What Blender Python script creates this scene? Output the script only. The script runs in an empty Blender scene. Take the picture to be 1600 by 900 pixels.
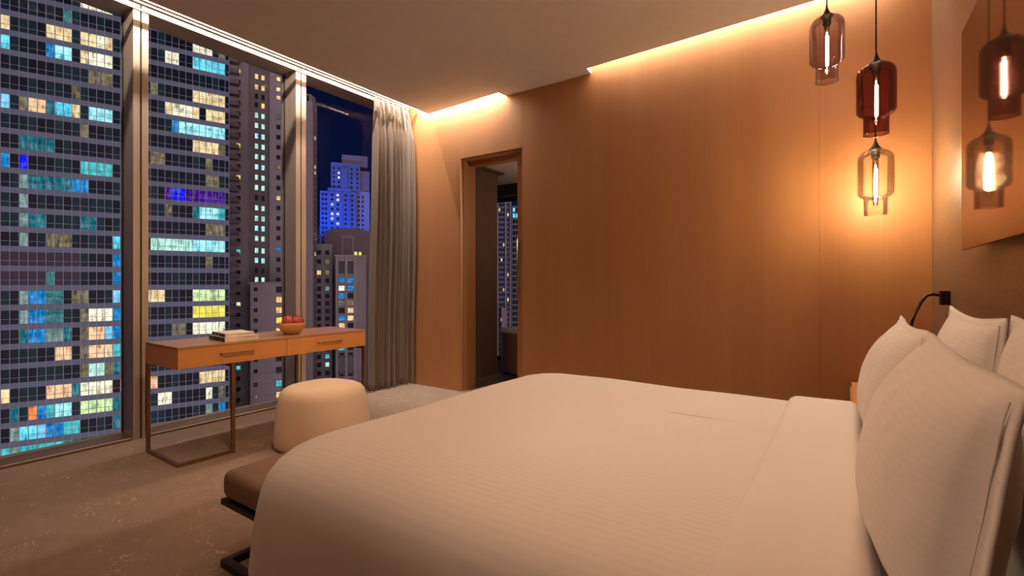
import bpy, bmesh, math, random
from mathutils import Vector, Matrix, noise
C = bpy.context.scene.collection
S = bpy.context.scene
D = bpy.data
random.seed(7)

# ------------------------------------------------------------------ camera
TH = math.atan(520/758)
EYE = 1.15
cam = D.cameras.new('camera'); co = D.objects.new('camera', cam); C.objects.link(co)
co.location = (0, 0, EYE); co.rotation_euler = (math.pi/2, 0, TH)
cam.sensor_width = 36; cam.lens = 758/1600*36; cam.shift_y = -9/1600
cam.clip_start = .05; cam.clip_end = 3000
S.camera = co
# ------------------------------------------------------------------ world
w = D.worlds.new('night_sky'); S.world = w; w.use_nodes = True
nt = w.node_tree; nt.nodes.clear()
o = nt.nodes.new('ShaderNodeOutputWorld'); bg = nt.nodes.new('ShaderNodeBackground')
tc = nt.nodes.new('ShaderNodeTexCoord'); sx = nt.nodes.new('ShaderNodeSeparateXYZ')
cr = nt.nodes.new('ShaderNodeValToRGB')
cr.color_ramp.elements[0].position = 0; cr.color_ramp.elements[0].color = (.0035, .0065, .038, 1)
cr.color_ramp.elements[1].position = .6; cr.color_ramp.elements[1].color = (.0012, .0022, .014, 1)
nt.links.new(tc.outputs['Generated'], sx.inputs[0]); nt.links.new(sx.outputs[2], cr.inputs[0])
nt.links.new(cr.outputs[0], bg.inputs[0]); bg.inputs[1].default_value = 1
nt.links.new(bg.outputs[0], o.inputs[0])
# ------------------------------------------------------------------ exposure
S.view_settings.view_transform = 'Standard'; S.view_settings.look = 'None'
S.view_settings.exposure = 0; S.view_settings.gamma = 1; S.view_settings.use_curve_mapping = False

# ------------------------------------------------------------------ lights
def lamp(kind, loc, energy, col, direction=(0, 0, -1), **kw):
    l = D.lights.new('lamp', kind); l.energy = energy; l.color = col
    for k, v in kw.items(): setattr(l, k, v)
    ob = D.objects.new('lamp', l); C.objects.link(ob); ob.location = loc
    ob.rotation_euler = Vector(direction).to_track_quat('-Z', 'Y').to_euler()
    return ob
WARM = (1, .60, .37); LED = (1, .90, .78)
# glow of the city on the towers opposite (it travels away from this building)
lamp('SUN', (0, 0, 60), .85, (1.0, .80, .90), (-1, .55, .12), angle=math.radians(50))
# unseen ceiling spots: downlights inferred over the bed, the others added as room fill
for x, y, e in ((-1.25, 2.3, 9), (-.35, 2.3, 8), (-1.05, 1.0, 9), (-.5, .1, 6), (-2.3, -.2, 8), (-1.95, 1.25, 12), (-2.6, 2.3, 13), (-1.6, -1.4, 12)):
    lamp('SPOT', (x, y, 2.89), e*2.7, WARM, spot_size=math.radians(100), spot_blend=1.0, shadow_soft_size=.08)
# added spots without known fixtures, aimed to brighten desk, pouf and pillow fronts
for a, b, e in (((-1.2, .9, 2.88), (-3.35, 2.05, .55), 42), ((-1.9, 1.0, 2.88), (.15, 1.7, .75), 31)):
    lamp('SPOT', a, e*2.7, WARM, Vector(b)-Vector(a), spot_size=math.radians(62), spot_blend=1.0, shadow_soft_size=.10)
# LED strips in the ceiling coves and in the curtain pocket
lamp('AREA', (-3.34, 3.872, 3.16), 78, LED, (0, .0, -1), shape='RECTANGLE', size=1.12, size_y=.02)
lamp('AREA', (-.77, 3.872, 3.13), 24, LED, (0, .0, -1), shape='RECTANGLE', size=2.06, size_y=.02)
lamp('AREA', (-3.83, 1.95, 3.25), 44, (1, .82, .66), (-.9, 0, -1), shape='RECTANGLE', size=3.8, size_y=.02)
# dim lamp in the bathroom
lamp('POINT', (-2.0, 4.75, 1.9), 16, (1, .72, .5), shadow_soft_size=.15)

# ------------------------------------------------------------------ helpers
def P(r, d):                      # right / ahead of the building's oblique axis -> world xy
    return (d*-math.sin(TH) + r*math.cos(TH), d*math.cos(TH) + r*math.sin(TH))

def obj(name, bm, mats, parent=None, smooth=False, loc=None):
    me = D.meshes.new(name)
    bmesh.ops.recalc_face_normals(bm, faces=bm.faces[:])
    bm.to_mesh(me); bm.free()
    if not isinstance(mats, (list, tuple)): mats = [mats]
    for m in mats: me.materials.append(m)
    if smooth:
        for p in me.polygons: p.use_smooth = True
    ob = D.objects.new(name, me); C.objects.link(ob)
    if parent is not None: ob.parent = parent
    if loc: ob.location = loc
    return ob

def inst(src, name, parent, loc=None, rot=None, scale=None):
    ob = D.objects.new(name, src); C.objects.link(ob); ob.parent = parent
    if loc is not None: ob.location = loc
    if rot is not None: ob.rotation_euler = rot
    if scale is not None: ob.scale = scale
    return ob

def tag(o, label=None, cat=None, group=None, kind=None):
    if label: o['label'] = label
    if cat: o['category'] = cat
    if group: o['group'] = group
    if kind: o['kind'] = kind
    return o

def thing(name, label, cat, loc=(0, 0, 0), rz=0, group=None):
    o = D.objects.new(name, None); C.objects.link(o); o.location = loc; o.rotation_euler = (0, 0, rz)
    o.empty_display_size = .1
    return tag(o, label, cat, group)

def box(bm, x0, x1, y0, y1, z0, z1, mi=0):
    v = [bm.verts.new(p) for p in ((x0,y0,z0),(x1,y0,z0),(x1,y1,z0),(x0,y1,z0),(x0,y0,z1),(x1,y0,z1),(x1,y1,z1),(x0,y1,z1))]
    fs = []
    for q in ((0,3,2,1),(4,5,6,7),(0,1,5,4),(1,2,6,5),(2,3,7,6),(3,0,4,7)):
        f = bm.faces.new([v[i] for i in q]); f.material_index = mi; fs.append(f)
    return v

def prism(bm, poly, z0, z1, mi=0):
    a = [bm.verts.new((x, y, z0)) for x, y in poly]; b = [bm.verts.new((x, y, z1)) for x, y in poly]
    n = len(poly)
    bm.faces.new(a[::-1]).material_index = mi; bm.faces.new(b).material_index = mi
    for i in range(n):
        bm.faces.new((a[i], a[(i+1) % n], b[(i+1) % n], b[i])).material_index = mi

def B(*bs, bevel=0, seg=2):
    bm = bmesh.new()
    for b in bs: box(bm, *b)
    if bevel: bmesh.ops.bevel(bm, geom=bm.edges[:], offset=bevel, segments=seg, affect='EDGES', profile=.5)
    return bm

def lathe(bm, prof, n=32, cx=0, cy=0, sq=2.0, closed=True):
    rings = []
    for r, z in prof:
        ring = []
        for i in range(n):
            a = 2*math.pi*i/n; c, s = math.cos(a), math.sin(a)
            k = 1 if sq == 2 else (abs(c)**sq + abs(s)**sq)**(-1/sq)
            ring.append(bm.verts.new((cx + r*c*k, cy + r*s*k, z)))
        rings.append(ring)
    for a, b in zip(rings, rings[1:]):
        for i in range(n):
            bm.faces.new((a[i], a[(i+1) % n], b[(i+1) % n], b[i]))
    if closed:
        bm.faces.new(rings[0][::-1]); bm.faces.new(rings[-1])

def tube(bm, pts, r, n=8):
    pts = [Vector(p) for p in pts]; rings = []
    for i, p in enumerate(pts):
        t = (pts[min(i+1, len(pts)-1)] - pts[max(i-1, 0)]).normalized()
        a = Vector((0, 0, 1)) if abs(t.z) < .9 else Vector((0, 1, 0))
        u = t.cross(a).normalized(); v = t.cross(u)
        rr = r[i] if isinstance(r, (list, tuple)) else r
        rings.append([bm.verts.new(p + u*math.cos(2*math.pi*k/n)*rr + v*math.sin(2*math.pi*k/n)*rr) for k in range(n)])
    for a, b in zip(rings, rings[1:]):
        for k in range(n): bm.faces.new((a[k], a[(k+1) % n], b[(k+1) % n], b[k]))
    bm.faces.new(rings[0][::-1]); bm.faces.new(rings[-1])

def shell(rows, off):
    """closed thin solid from a grid of points (lists of Vectors); off = thickness vector"""
    bm = bmesh.new(); A = [[bm.verts.new(p) for p in row] for row in rows]
    Bv = [[bm.verts.new(Vector(p)+Vector(off)) for p in row] for row in rows]
    m, n = len(rows), len(rows[0])
    for i in range(m-1):
        for j in range(n-1):
            bm.faces.new((A[i][j], A[i][j+1], A[i+1][j+1], A[i+1][j])); bm.faces.new((Bv[i][j], Bv[i+1][j], Bv[i+1][j+1], Bv[i][j+1]))
    for i in range(m-1):
        for j in (0, n-1): bm.faces.new((A[i][j], A[i+1][j], Bv[i+1][j], Bv[i][j]))
    for j in range(n-1):
        for i in (0, m-1): bm.faces.new((A[i][j], A[i][j+1], Bv[i][j+1], Bv[i][j]))
    return bm

# ------------------------------------------------------------------ materials
class N:
    def __init__(s, name):
        s.m = D.materials.new(name); s.m.use_nodes = True; s.t = s.m.node_tree; s.t.nodes.clear()
        s.out = s.n('ShaderNodeOutputMaterial')
    def n(s, typ, **kw):
        x = s.t.nodes.new(typ)
        for k, v in kw.items(): setattr(x, k, v)
        return x
    def l(s, a, b): s.t.links.new(a, b)
    def coord(s, kind='Object', scale=(1, 1, 1), rot=(0, 0, 0)):
        tc = s.n('ShaderNodeTexCoord'); mp = s.n('ShaderNodeMapping')
        mp.inputs['Scale'].default_value = scale; mp.inputs['Rotation'].default_value = rot
        if kind == 'World':
            g = s.n('ShaderNodeNewGeometry'); s.l(g.outputs['Position'], mp.inputs[0])
        else: s.l(tc.outputs[kind], mp.inputs[0])
        return mp.outputs[0]
    def noise(s, vec, scale, detail=3, rough=.5, dist=0):
        x = s.n('ShaderNodeTexNoise'); s.l(vec, x.inputs['Vector'])
        x.inputs['Scale'].default_value = scale; x.inputs['Detail'].default_value = detail
        x.inputs['Roughness'].default_value = rough; x.inputs['Distortion'].default_value = dist
        return x.outputs[0]
    def ramp(s, fac, stops):
        r = s.n('ShaderNodeValToRGB'); s.l(fac, r.inputs[0]); e = r.color_ramp.elements
        while len(e) > 1: e.remove(e[-1])
        e[0].position = stops[0][0]; c = stops[0][1]; e[0].color = (*c, 1)
        for p, c in stops[1:]:
            q = e.new(p); q.color = (*c, 1)
        return r.outputs[0]
    def math(s, op, a, b=None, c=None):
        x = s.n('ShaderNodeMath', operation=op)
        for i, v in enumerate((a, b, c)):
            if v is None: continue
            if isinstance(v, (int, float)): x.inputs[i].default_value = v
            else: s.l(v, x.inputs[i])
        return x.outputs[0]
    def bsdf(s, color=None, rough=.5, metal=0, spec=.5, bump=None, bstr=.2, bdist=.002, coat=0, sheen=0):
        b = s.n('ShaderNodeBsdfPrincipled')
        if color is not None:
            if isinstance(color, tuple): b.inputs['Base Color'].default_value = (*color, 1)
            else: s.l(color, b.inputs['Base Color'])
        if isinstance(rough, (int, float)): b.inputs['Roughness'].default_value = rough
        else: s.l(rough, b.inputs['Roughness'])
        b.inputs['Metallic'].default_value = metal
        b.inputs['Specular IOR Level'].default_value = spec
        b.inputs['Coat Weight'].default_value = coat
        b.inputs['Sheen Weight'].default_value = sheen
        if bump is not None:
            bp = s.n('ShaderNodeBump'); bp.inputs['Strength'].default_value = bstr; bp.inputs['Distance'].default_value = bdist
            s.l(bump, bp.inputs['Height']); s.l(bp.outputs[0], b.inputs['Normal'])
        s.l(b.outputs[0], s.out.inputs[0]); s.b = b
        return s.m

def wood(name, lo, hi, axis='z', rough=.42, k=1.0, spec=.4):
    n = N(name)
    sc = {'z': (60, 60, 1.2), 'y': (60, 1.2, 60), 'x': (1.2, 60, 60)}[axis]
    sc2 = {'z': (5, 5, .12), 'y': (5, .12, 5), 'x': (.12, 5, 5)}[axis]
    v = n.noise(n.coord('World', sc), k, 4, .6); v2 = n.noise(n.coord('World', sc2), k, 2, .5)
    f = n.math('MULTIPLY_ADD', v2, .6, n.math('MULTIPLY', v, .4))
    c = n.ramp(f, [(.3, lo), (.7, hi)])
    return n.bsdf(c, rough, spec=spec, bump=v, bstr=.06, bdist=.001)

def plain(name, col, rough=.5, metal=0, spec=.5, var=.08, scale=8, bstr=.0):
    n = N(name); f = n.noise(n.coord('World'), scale, 3)
    a = tuple(max(0, c*(1-var)) for c in col); b = tuple(min(1, c*(1+var)) for c in col)
    return n.bsdf(n.ramp(f, [(.3, a), (.7, b)]), rough, metal, spec, bump=f if bstr else None, bstr=bstr)

M = {}
M['wall_wood'] = wood('oak_veneer', (.48, .22, .092), (.55, .268, .118), 'z', .44)
M['jamb_wood'] = wood('oak_jamb', (.42, .19, .08), (.50, .24, .105), 'z', .42)
M['desk_wood'] = wood('desk_veneer', (.70, .30, .09), (.80, .38, .125), 'y', .36)
M['ceiling'] = plain('ceiling_paint', (.76, .72, .68), .9, var=.02)
M['white_paint'] = plain('white_paint', (.78, .75, .70), .6, var=.02)
M['alu'] = N('bronze_aluminium')
f = M['alu'].noise(M['alu'].coord('World', (90, 90, .5)), 1, 2)
M['alu'] = M['alu'].bsdf(M['alu'].ramp(f, [(.3, (.56, .46, .37)), (.7, (.66, .55, .45))]), .38, .45, .5)
M['sill'] = plain('dark_bronze_sill', (.30, .19, .12), .32, .5)
M['alu_dark'] = plain('dark_gasket', (.03, .022, .018), .6)
M['bronze'] = plain('brushed_bronze', (.34, .19, .09), .35, .9, var=.1, scale=30)
M['black_metal'] = plain('black_metal', (.035, .024, .018), .4, .6)
M['handle_metal'] = plain('handle_metal', (.42, .27, .15), .35, .9)
M['rail_white'] = plain('rail_white', (.85, .82, .76), .4, var=.02)

n = N('carpet')
g = n.coord('World', (1, 1.0, 1))
base = n.noise(g, 1.1, 4, .55); fine = n.noise(g, 160, 2, .6); mott = n.noise(n.coord('World', (6, 14, 6), (0, 0, .5)), 1, 5, .7)
ln = n.noise(n.coord('World', (2.2, 4.6, 1), (0, 0, .35)), 1.5, 2, .5, 1.4)
fr = n.math('ABSOLUTE', n.math('SUBTRACT', n.math('FRACT', n.math('MULTIPLY', ln, 9.0)), .5))
line = n.math('LESS_THAN', fr, .045)
mask = n.math('GREATER_THAN', n.noise(n.coord('World', (1, 1.6, 1)), 5.5, 2, .5, .6), .565)
line = n.math('MULTIPLY', n.math('MULTIPLY', line, mask), n.math('GREATER_THAN', mott, .42))
c1 = n.ramp(n.math('MULTIPLY_ADD', fine, .45, n.math('MULTIPLY_ADD', mott, .4, n.math('MULTIPLY', base, .3))), [(.38, (.235, .17, .128)), (.8, (.36, .27, .21))])
mx = n.n('ShaderNodeMix', data_type='RGBA'); n.l(n.math('MULTIPLY', line, .42), mx.inputs[0]); n.l(c1, mx.inputs[6]); mx.inputs[7].default_value = (.74, .62, .50, 1)
M['carpet'] = n.bsdf(mx.outputs[2], .95, spec=.1, bump=fine, bstr=.5, bdist=.004)

n = N('grasscloth')
a = n.noise(n.coord('World', (1, 260, 12)), 1, 3, .7); b = n.noise(n.coord('World', (1, 12, 340)), 1, 3, .7)
f = n.math('MULTIPLY', n.math('ADD', a, b), .5)
M['grasscloth'] = n.bsdf(n.ramp(f, [(.35, (.13, .068, .034)), (.65, (.26, .15, .082))]), .36, spec=.5, bump=f, bstr=.35, bdist=.002)

n = N('lacquered_panel')     # glossy tinted panel
f = n.noise(n.coord('World', (1, 26, .25)), 1, 4, .6)
col = n.ramp(f, [(.25, (.08, .045, .030)), (.6, (.13, .075, .05)), (.8, (.24, .15, .11))])  # vertical grain, with pale highlight streaks painted into the colour
bs = n.n('ShaderNodeBsdfPrincipled'); n.l(col, bs.inputs['Base Color']); bs.inputs['Roughness'].default_value = .6; bs.inputs['Specular IOR Level'].default_value = 0
gl = n.n('ShaderNodeBsdfGlossy'); gl.inputs[0].default_value = (.66, .53, .45, 1); gl.inputs['Roughness'].default_value = .035
mx = n.n('ShaderNodeMixShader'); mx.inputs[0].default_value = .50
n.l(bs.outputs[0], mx.inputs[1]); n.l(gl.outputs[0], mx.inputs[2]); n.l(mx.outputs[0], n.out.inputs[0])
M['lacquer'] = n.m
M['panel_edge'] = plain('panel_edge', (.16, .08, .045), .5)

def glass(name, tint, gloss=.08, rough=0.0, edge=None):
    n = N(name)
    tr = n.n('ShaderNodeBsdfTransparent'); gl = n.n('ShaderNodeBsdfGlossy'); gl.inputs['Roughness'].default_value = rough
    gl.inputs[0].default_value = (1, 1, 1, 1)
    lw = n.n('ShaderNodeLayerWeight'); lw.inputs[0].default_value = .35
    if edge:
        c = n.ramp(lw.outputs['Facing'], [(0, tint), (.72, tint), (1, edge)]); n.l(c, tr.inputs[0])
    else: tr.inputs[0].default_value = (*tint, 1)
    fac = n.math('MULTIPLY', lw.outputs['Fresnel'], gloss*4); fac = n.math('MINIMUM', fac, .6)
    mx = n.n('ShaderNodeMixShader'); n.l(fac, mx.inputs[0]); n.l(tr.outputs[0], mx.inputs[1]); n.l(gl.outputs[0], mx.inputs[2])
    n.l(mx.outputs[0], n.out.inputs[0]); return n.m
M['glass'] = glass('window_glass', (.97, .98, .98), .003)
M['smoke'] = glass('smoke_glass', (.84, .79, .80), .10, edge=(.50, .43, .43))
M['rose'] = glass('amber_red_glass', (.71, .53, .55), .10, edge=(.50, .24, .23))
M['clear'] = glass('clear_glass', (.985, .965, .93), .12, edge=(.80, .70, .58))
M['bulb'] = glass('bulb_glass', (.98, .95, .9), .05)

def emis(name, col, s):
    n = N(name); e = n.n('ShaderNodeEmission'); e.inputs[0].default_value = (*col, 1); e.inputs[1].default_value = s
    n.l(e.outputs[0], n.out.inputs[0]); return n.m
M['filament'] = emis('glowing_filament', (1, .76, .48), 180); M['filament_clear'] = emis('bright_filament', (1, .76, .48), 1000)

n = N('white_bedlinen')
g = n.coord('World')
wv = n.n('ShaderNodeTexWave', wave_type='BANDS', bands_direction='Y'); n.l(g, wv.inputs[0]); wv.inputs['Scale'].default_value = 13; wv.inputs['Distortion'].default_value = .4; wv.inputs['Detail'].default_value = 1
cl = n.noise(g, 3.5, 3)
M['linen'] = n.bsdf(n.ramp(wv.outputs[1], [(.2, (.775, .745, .71)), (.8, (.795, .768, .735))]), .75, spec=.2, bump=cl, bstr=.25, bdist=.015, sheen=.1)
n = N('white_pillowcase')
g = n.coord('Object')
wv = n.n('ShaderNodeTexWave', wave_type='BANDS', bands_direction='Z'); n.l(g, wv.inputs[0]); wv.inputs['Scale'].default_value = 22; wv.inputs['Distortion'].default_value = 1.2; wv.inputs['Detail Scale'].default_value = .6
cl = n.noise(g, 5, 3)
M['pillow'] = n.bsdf(n.ramp(wv.outputs[1], [(.2, (.772, .745, .715)), (.8, (.79, .765, .735))]), .75, spec=.2, bump=cl, bstr=.5, bdist=.02, sheen=.1)
M['sheet'] = plain('folded_sheet', (.80, .77, .735), .72, spec=.2, var=.01, scale=4)
M['pouf'] = plain('cream_leather', (.80, .63, .45), .55, spec=.35, var=.03, scale=5)
M['bench'] = plain('taupe_leather', (.27, .18, .125), .55, spec=.3, var=.06, scale=14)
n = N('curtain_fabric')
f = n.noise(n.coord('World', (70, 70, 1.5)), 1, 4, .65)
M['curtain'] = n.bsdf(n.ramp(f, [(.3, (.19, .15, .12)), (.7, (.35, .285, .235))]), .6, spec=.4, bump=f, bstr=.2, sheen=.4)
M['bowl_wood'] = wood('bowl_wood', (.50, .22, .07), (.78, .45, .17), 'z', .45, 2)
n = N('pomegranate_skin'); f = n.noise(n.coord('Object'), 22, 3)
M['fruit'] = n.bsdf(n.ramp(f, [(.3, (.32, .03, .025)), (.6, (.48, .06, .04)), (.8, (.62, .20, .12))]), .3, spec=.5)
M['pages'] = plain('paper_pages', (.86, .78, .66), .8)
M['cover_grey'] = plain('grey_cover', (.11, .115, .12), .5); M['cover_black'] = plain('black_cover', (.012, .010, .012), .5)
M['cover_cream'] = plain('cream_cover', (.80, .70, .58), .6); M['cover_navy'] = plain('navy_patch', (.012, .02, .07), .5)
M['mark'] = plain('pale_print', (.55, .42, .38), .6)
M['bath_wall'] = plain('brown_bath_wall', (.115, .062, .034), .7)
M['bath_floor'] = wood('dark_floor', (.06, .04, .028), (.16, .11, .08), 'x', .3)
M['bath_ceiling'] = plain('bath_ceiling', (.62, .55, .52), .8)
M['tub'] = plain('stone_tub', (.48, .36, .27), .5); M['tub_top'] = plain('white_marble', (.62, .58, .52), .25, var=.2, scale=5)
# city
M['spandrel'] = plain('grey_spandrel', (.32, .36, .46), .5, var=.06, scale=.15)
M['mullion'] = plain('pale_mullion', (.55, .55, .60), .4)
def pane_mat(name, a, b):
    n = N(name); f = n.noise(n.coord('World', (.5, .5, .05)), 1.2, 3, .6)
    return n.bsdf(n.ramp(f, [(.35, a), (.65, b)]), .3, 0, .15)
M['dark1'] = pane_mat('dark_glass', (.008, .014, .035), (.015, .035, .06))
M['dark2'] = pane_mat('teal_glass', (.010, .045, .065), (.02, .09, .10))
M['dark3'] = pane_mat('black_glass', (.006, .007, .014), (.012, .016, .03))
M['mauve_panel'] = pane_mat('mauve_blind', (.11, .08, .11), (.13, .09, .12))
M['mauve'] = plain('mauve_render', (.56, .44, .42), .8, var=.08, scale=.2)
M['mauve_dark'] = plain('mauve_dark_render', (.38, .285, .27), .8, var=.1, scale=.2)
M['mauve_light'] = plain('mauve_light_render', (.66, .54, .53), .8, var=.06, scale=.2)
M['blue_wall'] = plain('pale_render', (.24, .27, .40), .8, var=.12, scale=.1)
M['ground'] = plain('asphalt', (.03, .03, .035), .9)
def lit(name, a, b, s, sc=(2.6, 2.6, .45)):
    n = N(name)
    f = n.noise(n.coord('World', sc), 1.0, 4, .65, .4); f2 = n.noise(n.coord('World', (.5, .5, 1.3)), 1.0, 2)
    ff = n.math('MULTIPLY_ADD', f, .65, n.math('MULTIPLY', f2, .35))
    c = n.ramp(ff, [(.36, b), (.50, a), (.62, tuple(min(1, x*1.25+.08) for x in a))])
    e = n.n('ShaderNodeEmission'); n.l(c, e.inputs[0]); e.inputs[1].default_value = s*1.2
    n.l(e.outputs[0], n.out.inputs[0]); return n.m
L = {  # emissive looks; blue to teal ones also imitate neon reflections on the tower glass
 'cream': lit('lit_cream', (.80, .60, .32), (.28, .17, .07), 1.0),
 'white': lit('lit_white', (.86, .80, .58), (.26, .21, .13), 1.05),
 'yell': lit('lit_yellow', (.80, .66, .10), (.45, .34, .03), 1.0),
 'green': lit('lit_pale_green', (.60, .78, .38), (.10, .20, .08), 1.0),
 'cyan': lit('lit_cyan', (.12, .62, .80), (.01, .20, .32), 1.0),
 'cyanw': lit('lit_pale_cyan', (.35, .80, .85), (.02, .28, .36), 1.0),
 'blue': lit('lit_blue', (.005, .19, .50), (.003, .07, .22), 1.0),
 'deep': lit('lit_deep_blue', (.01, .008, .90), (.005, .005, .45), .9),
 'purple': lit('lit_purple', (.07, .006, .28), (.02, .004, .10), .8),
 'dim': lit('lit_dim', (.16, .13, .07), (.03, .025, .02), .9),
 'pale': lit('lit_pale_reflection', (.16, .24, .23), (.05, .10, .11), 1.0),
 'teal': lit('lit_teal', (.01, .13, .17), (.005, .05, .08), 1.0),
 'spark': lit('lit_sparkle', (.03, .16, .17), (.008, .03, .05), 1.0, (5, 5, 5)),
 'peach': lit('lit_peach', (.82, .50, .28), (.32, .14, .05), 1.0),
 'red': lit('lit_red_glow', (.90, .22, .06), (.30, .04, .02), 1.0),
 'lblue': lit('lit_light_blue', (.20, .52, .80), (.08, .30, .50), 1.0),
 'warm': lit('lit_warm_window', (.85, .55, .20), (.40, .20, .05), 1.0),
 'mint': lit('lit_mint_window', (.45, .78, .66), (.10, .30, .26), 1.0),
 'aqua': lit('aqua_window_and_reflection', (.05, .42, .45), (.02, .22, .26), 1.0),
}

# ------------------------------------------------------------------ room shell
XW, XG, XH, YB = -4.27, -4.46, .44, 3.904      # window frame plane, glass plane, headboard wall, back wall
ZC, ZT = 2.983, 3.30
tag(obj('floor', B((XG-.02, XH+.2, -3, 4.16, -.12, 0)), M['carpet']), kind='structure')
bm = bmesh.new()
prism(bm, [(-3.745, -3), (XH, -3), (XH, 3.690), (-1.824, 3.794), (-1.837, YB), (-2.748, YB), (-2.760, 3.792), (-3.741, 3.842)], ZC, ZC+.07)
tag(obj('ceiling', bm, M['ceiling']), kind='structure')
tag(obj('trim_1', B((XG-.1, XH, -3, YB+.25, ZT, ZT+.1)), M['white_paint']), kind='structure', label='white underside of the slab above the dropped ceiling')
tag(obj('wall_right', B((XH, XH+.2, -3, 4.16, 0, ZT)), M['grasscloth']), kind='structure')
tag(obj('wall_near', B((XG-.1, XH+.2, -3.2, -3, 0, ZT)), M['wall_wood']), kind='structure')
tag(obj('wall_left', B((XG-.1, XW, -3, .08, 0, ZT)), M['wall_wood']), kind='structure')
# back wall: core skins with the door pocket between, faced with veneer panels
DL, DR, DT = -3.349, -2.559, 2.448
wb = tag(obj('wall_back', B((XG-.1, DL, YB+.010, 4.15, 0, ZT), (DL, DR, YB+.010, 4.15, DT, ZT), (DR, XH, YB+.010, 3.965, 0, ZT), (DR, XH, 4.075, 4.15, 0, ZT)), M['wall_wood']), kind='structure')
for x0, x1, z0 in ((XG, DL-.0002, 0), (DL+.0002, DR-.0002, DT), (DR+.0002, -1.3805, 0), (-1.3795, -.1405, 0), (-.1395, XH, 0)):
    obj('veneer_panel', B((x0, x1, YB, YB+.010, z0, ZT), bevel=.0012, seg=2), M['wall_wood'], wb)
# doorway
dr = tag(obj('door_1', B((-2.68, -1.72, 4.000, 4.040, .006, DT-.002), bevel=.002), M['jamb_wood']), kind='structure', label='sliding oak door leaf mostly pushed into its wall pocket')
bm = bmesh.new(); tube(bm, [(-2.655, 3.968, .99), (-2.655, 3.968, 1.59)], .010, 10)
for z in (1.05, 1.53): tube(bm, [(-2.655, 3.968, z), (-2.655, 4.0, z)], .007, 8)
obj('pull_handle', bm, M['handle_metal'], dr, smooth=True)
tr = tag(obj('trim_2', B((DL-.001, DL+.016, YB-.002, 3.945, 0, DT), (DL-.001, DL+.016, 3.953, 4.155, 0, DT)), M['jamb_wood']), kind='structure', label='oak jamb lining left of the doorway')
tag(obj('trim_3', B((DL+.016, DR, YB+.012, 3.99, DT-.012, DT+.001), (DL+.016, DR, 4.05, 4.15, DT-.05, DT+.001)), M['jamb_wood']), kind='structure', label='oak head lining above the doorway')

# bathroom beyond
tag(obj('trim_9', B((-4.45, -.2, 5.14, 5.26, 2.295, 2.42)), M['alu_dark']), kind='structure', label='dark bulkhead across the bathroom ceiling')
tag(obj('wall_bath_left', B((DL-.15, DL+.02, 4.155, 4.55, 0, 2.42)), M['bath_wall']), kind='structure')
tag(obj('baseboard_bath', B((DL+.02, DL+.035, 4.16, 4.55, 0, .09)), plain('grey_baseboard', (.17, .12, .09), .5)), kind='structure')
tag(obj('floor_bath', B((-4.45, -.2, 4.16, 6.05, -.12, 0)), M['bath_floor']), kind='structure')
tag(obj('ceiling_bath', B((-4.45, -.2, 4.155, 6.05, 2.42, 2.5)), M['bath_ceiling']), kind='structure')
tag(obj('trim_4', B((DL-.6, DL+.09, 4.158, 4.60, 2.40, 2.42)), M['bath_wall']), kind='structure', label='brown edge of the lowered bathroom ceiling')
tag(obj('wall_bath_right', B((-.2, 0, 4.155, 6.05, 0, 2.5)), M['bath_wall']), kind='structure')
w5 = tag(obj('window_5', B((-4.45, -4.37, 4.155, 5.88, 0, .03), (-4.45, -4.37, 4.155, 5.88, 2.36, 2.42)), M['alu_dark']), kind='structure')
obj('window_pane', B((-4.415, -4.405, 4.155, 5.88, .03, 2.36)), M['glass'], w5)
wf = tag(obj('window_4', B((-4.45, -.2, 5.88, 5.98, 2.36, 2.42), (-4.45, -.2, 5.88, 5.98, 0, .03), (-2.25, -2.18, 5.88, 5.98, .03, 2.36)), M['alu_dark']), kind='structure')
obj('window_pane', B((-4.45, -.2, 5.92, 5.93, .03, 2.36)), M['glass'], wf)
bm = bmesh.new()
lathe(bm, [(.40, 0), (.43, .03), (.455, .50), (.455, .505)], 40, sq=2.6)
tub = thing('bathtub', 'round-ended freestanding stone bathtub seen through the doorway', 'bathtub', (-3.27, 5.35, 0))
obj('tub_body', bm, M['tub'], tub, smooth=False)
bm = bmesh.new(); lathe(bm, [(.455, .505), (.475, .51), (.475, .54), (.46, .55), (.38, .55), (.36, .53), (.34, .35), (.30, .30)], 40, sq=2.6)
obj('tub_rim', bm, M['tub_top'], tub, smooth=True)
for i, (x, y, z) in enumerate([(-2.95, 5.10, 1.9)][:0]): pass

# ------------------------------------------------------------------ window wall
ys = [(.08, .176), (1.351, 1.446), (2.621, 2.724)]
spans = [(2.724, YB-.004), (1.446, 2.621), (.176, 1.351)]
for i, (a, b) in enumerate(spans):
    wo = tag(obj(f'window_{i+1}', B((XG-.05, XG+.005, a, b, 0, .024), (XG-.05, XG+.005, a, b, 3.152, 3.20)), M['alu']), kind='structure')
    obj('window_pane', B((XG-.022, XG-.012, a, b, .024, 3.152)), M['glass'], wo)
    obj('sill', B((XG, XW, a, b, 0, .019), bevel=.003, seg=1), M['sill'], wo)
    obj('head_trim', B((XG, XW, a, b, 3.152, ZT)), M['alu'], wo)
for k, (a, b) in enumerate(ys):
    m = (a+b)/2
    t = tag(obj(f'trim_{5+k}', B((XG-.05, XW+.001, a, m-.006, 0, ZT), (XG-.05, XW+.001, m+.006, b, 0, ZT), (XG-.05, XW-.03, m-.006, m+.006, 0, ZT)), M['alu']), kind='structure', label=['bronze window mullion by the near wall', 'bronze mullion between first and second windows from the left', 'bronze mullion nearest the curtain'][k])
    obj('gasket', B((XG-.004, XG+.008, a-.006, a-.0005, .02, 3.15)), M['alu_dark'], t)
    obj('groove_seal', B((XW-.0295, XW-.024, m-.0055, m+.0055, 0, 3.29)), M['alu_dark'], t)
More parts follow.
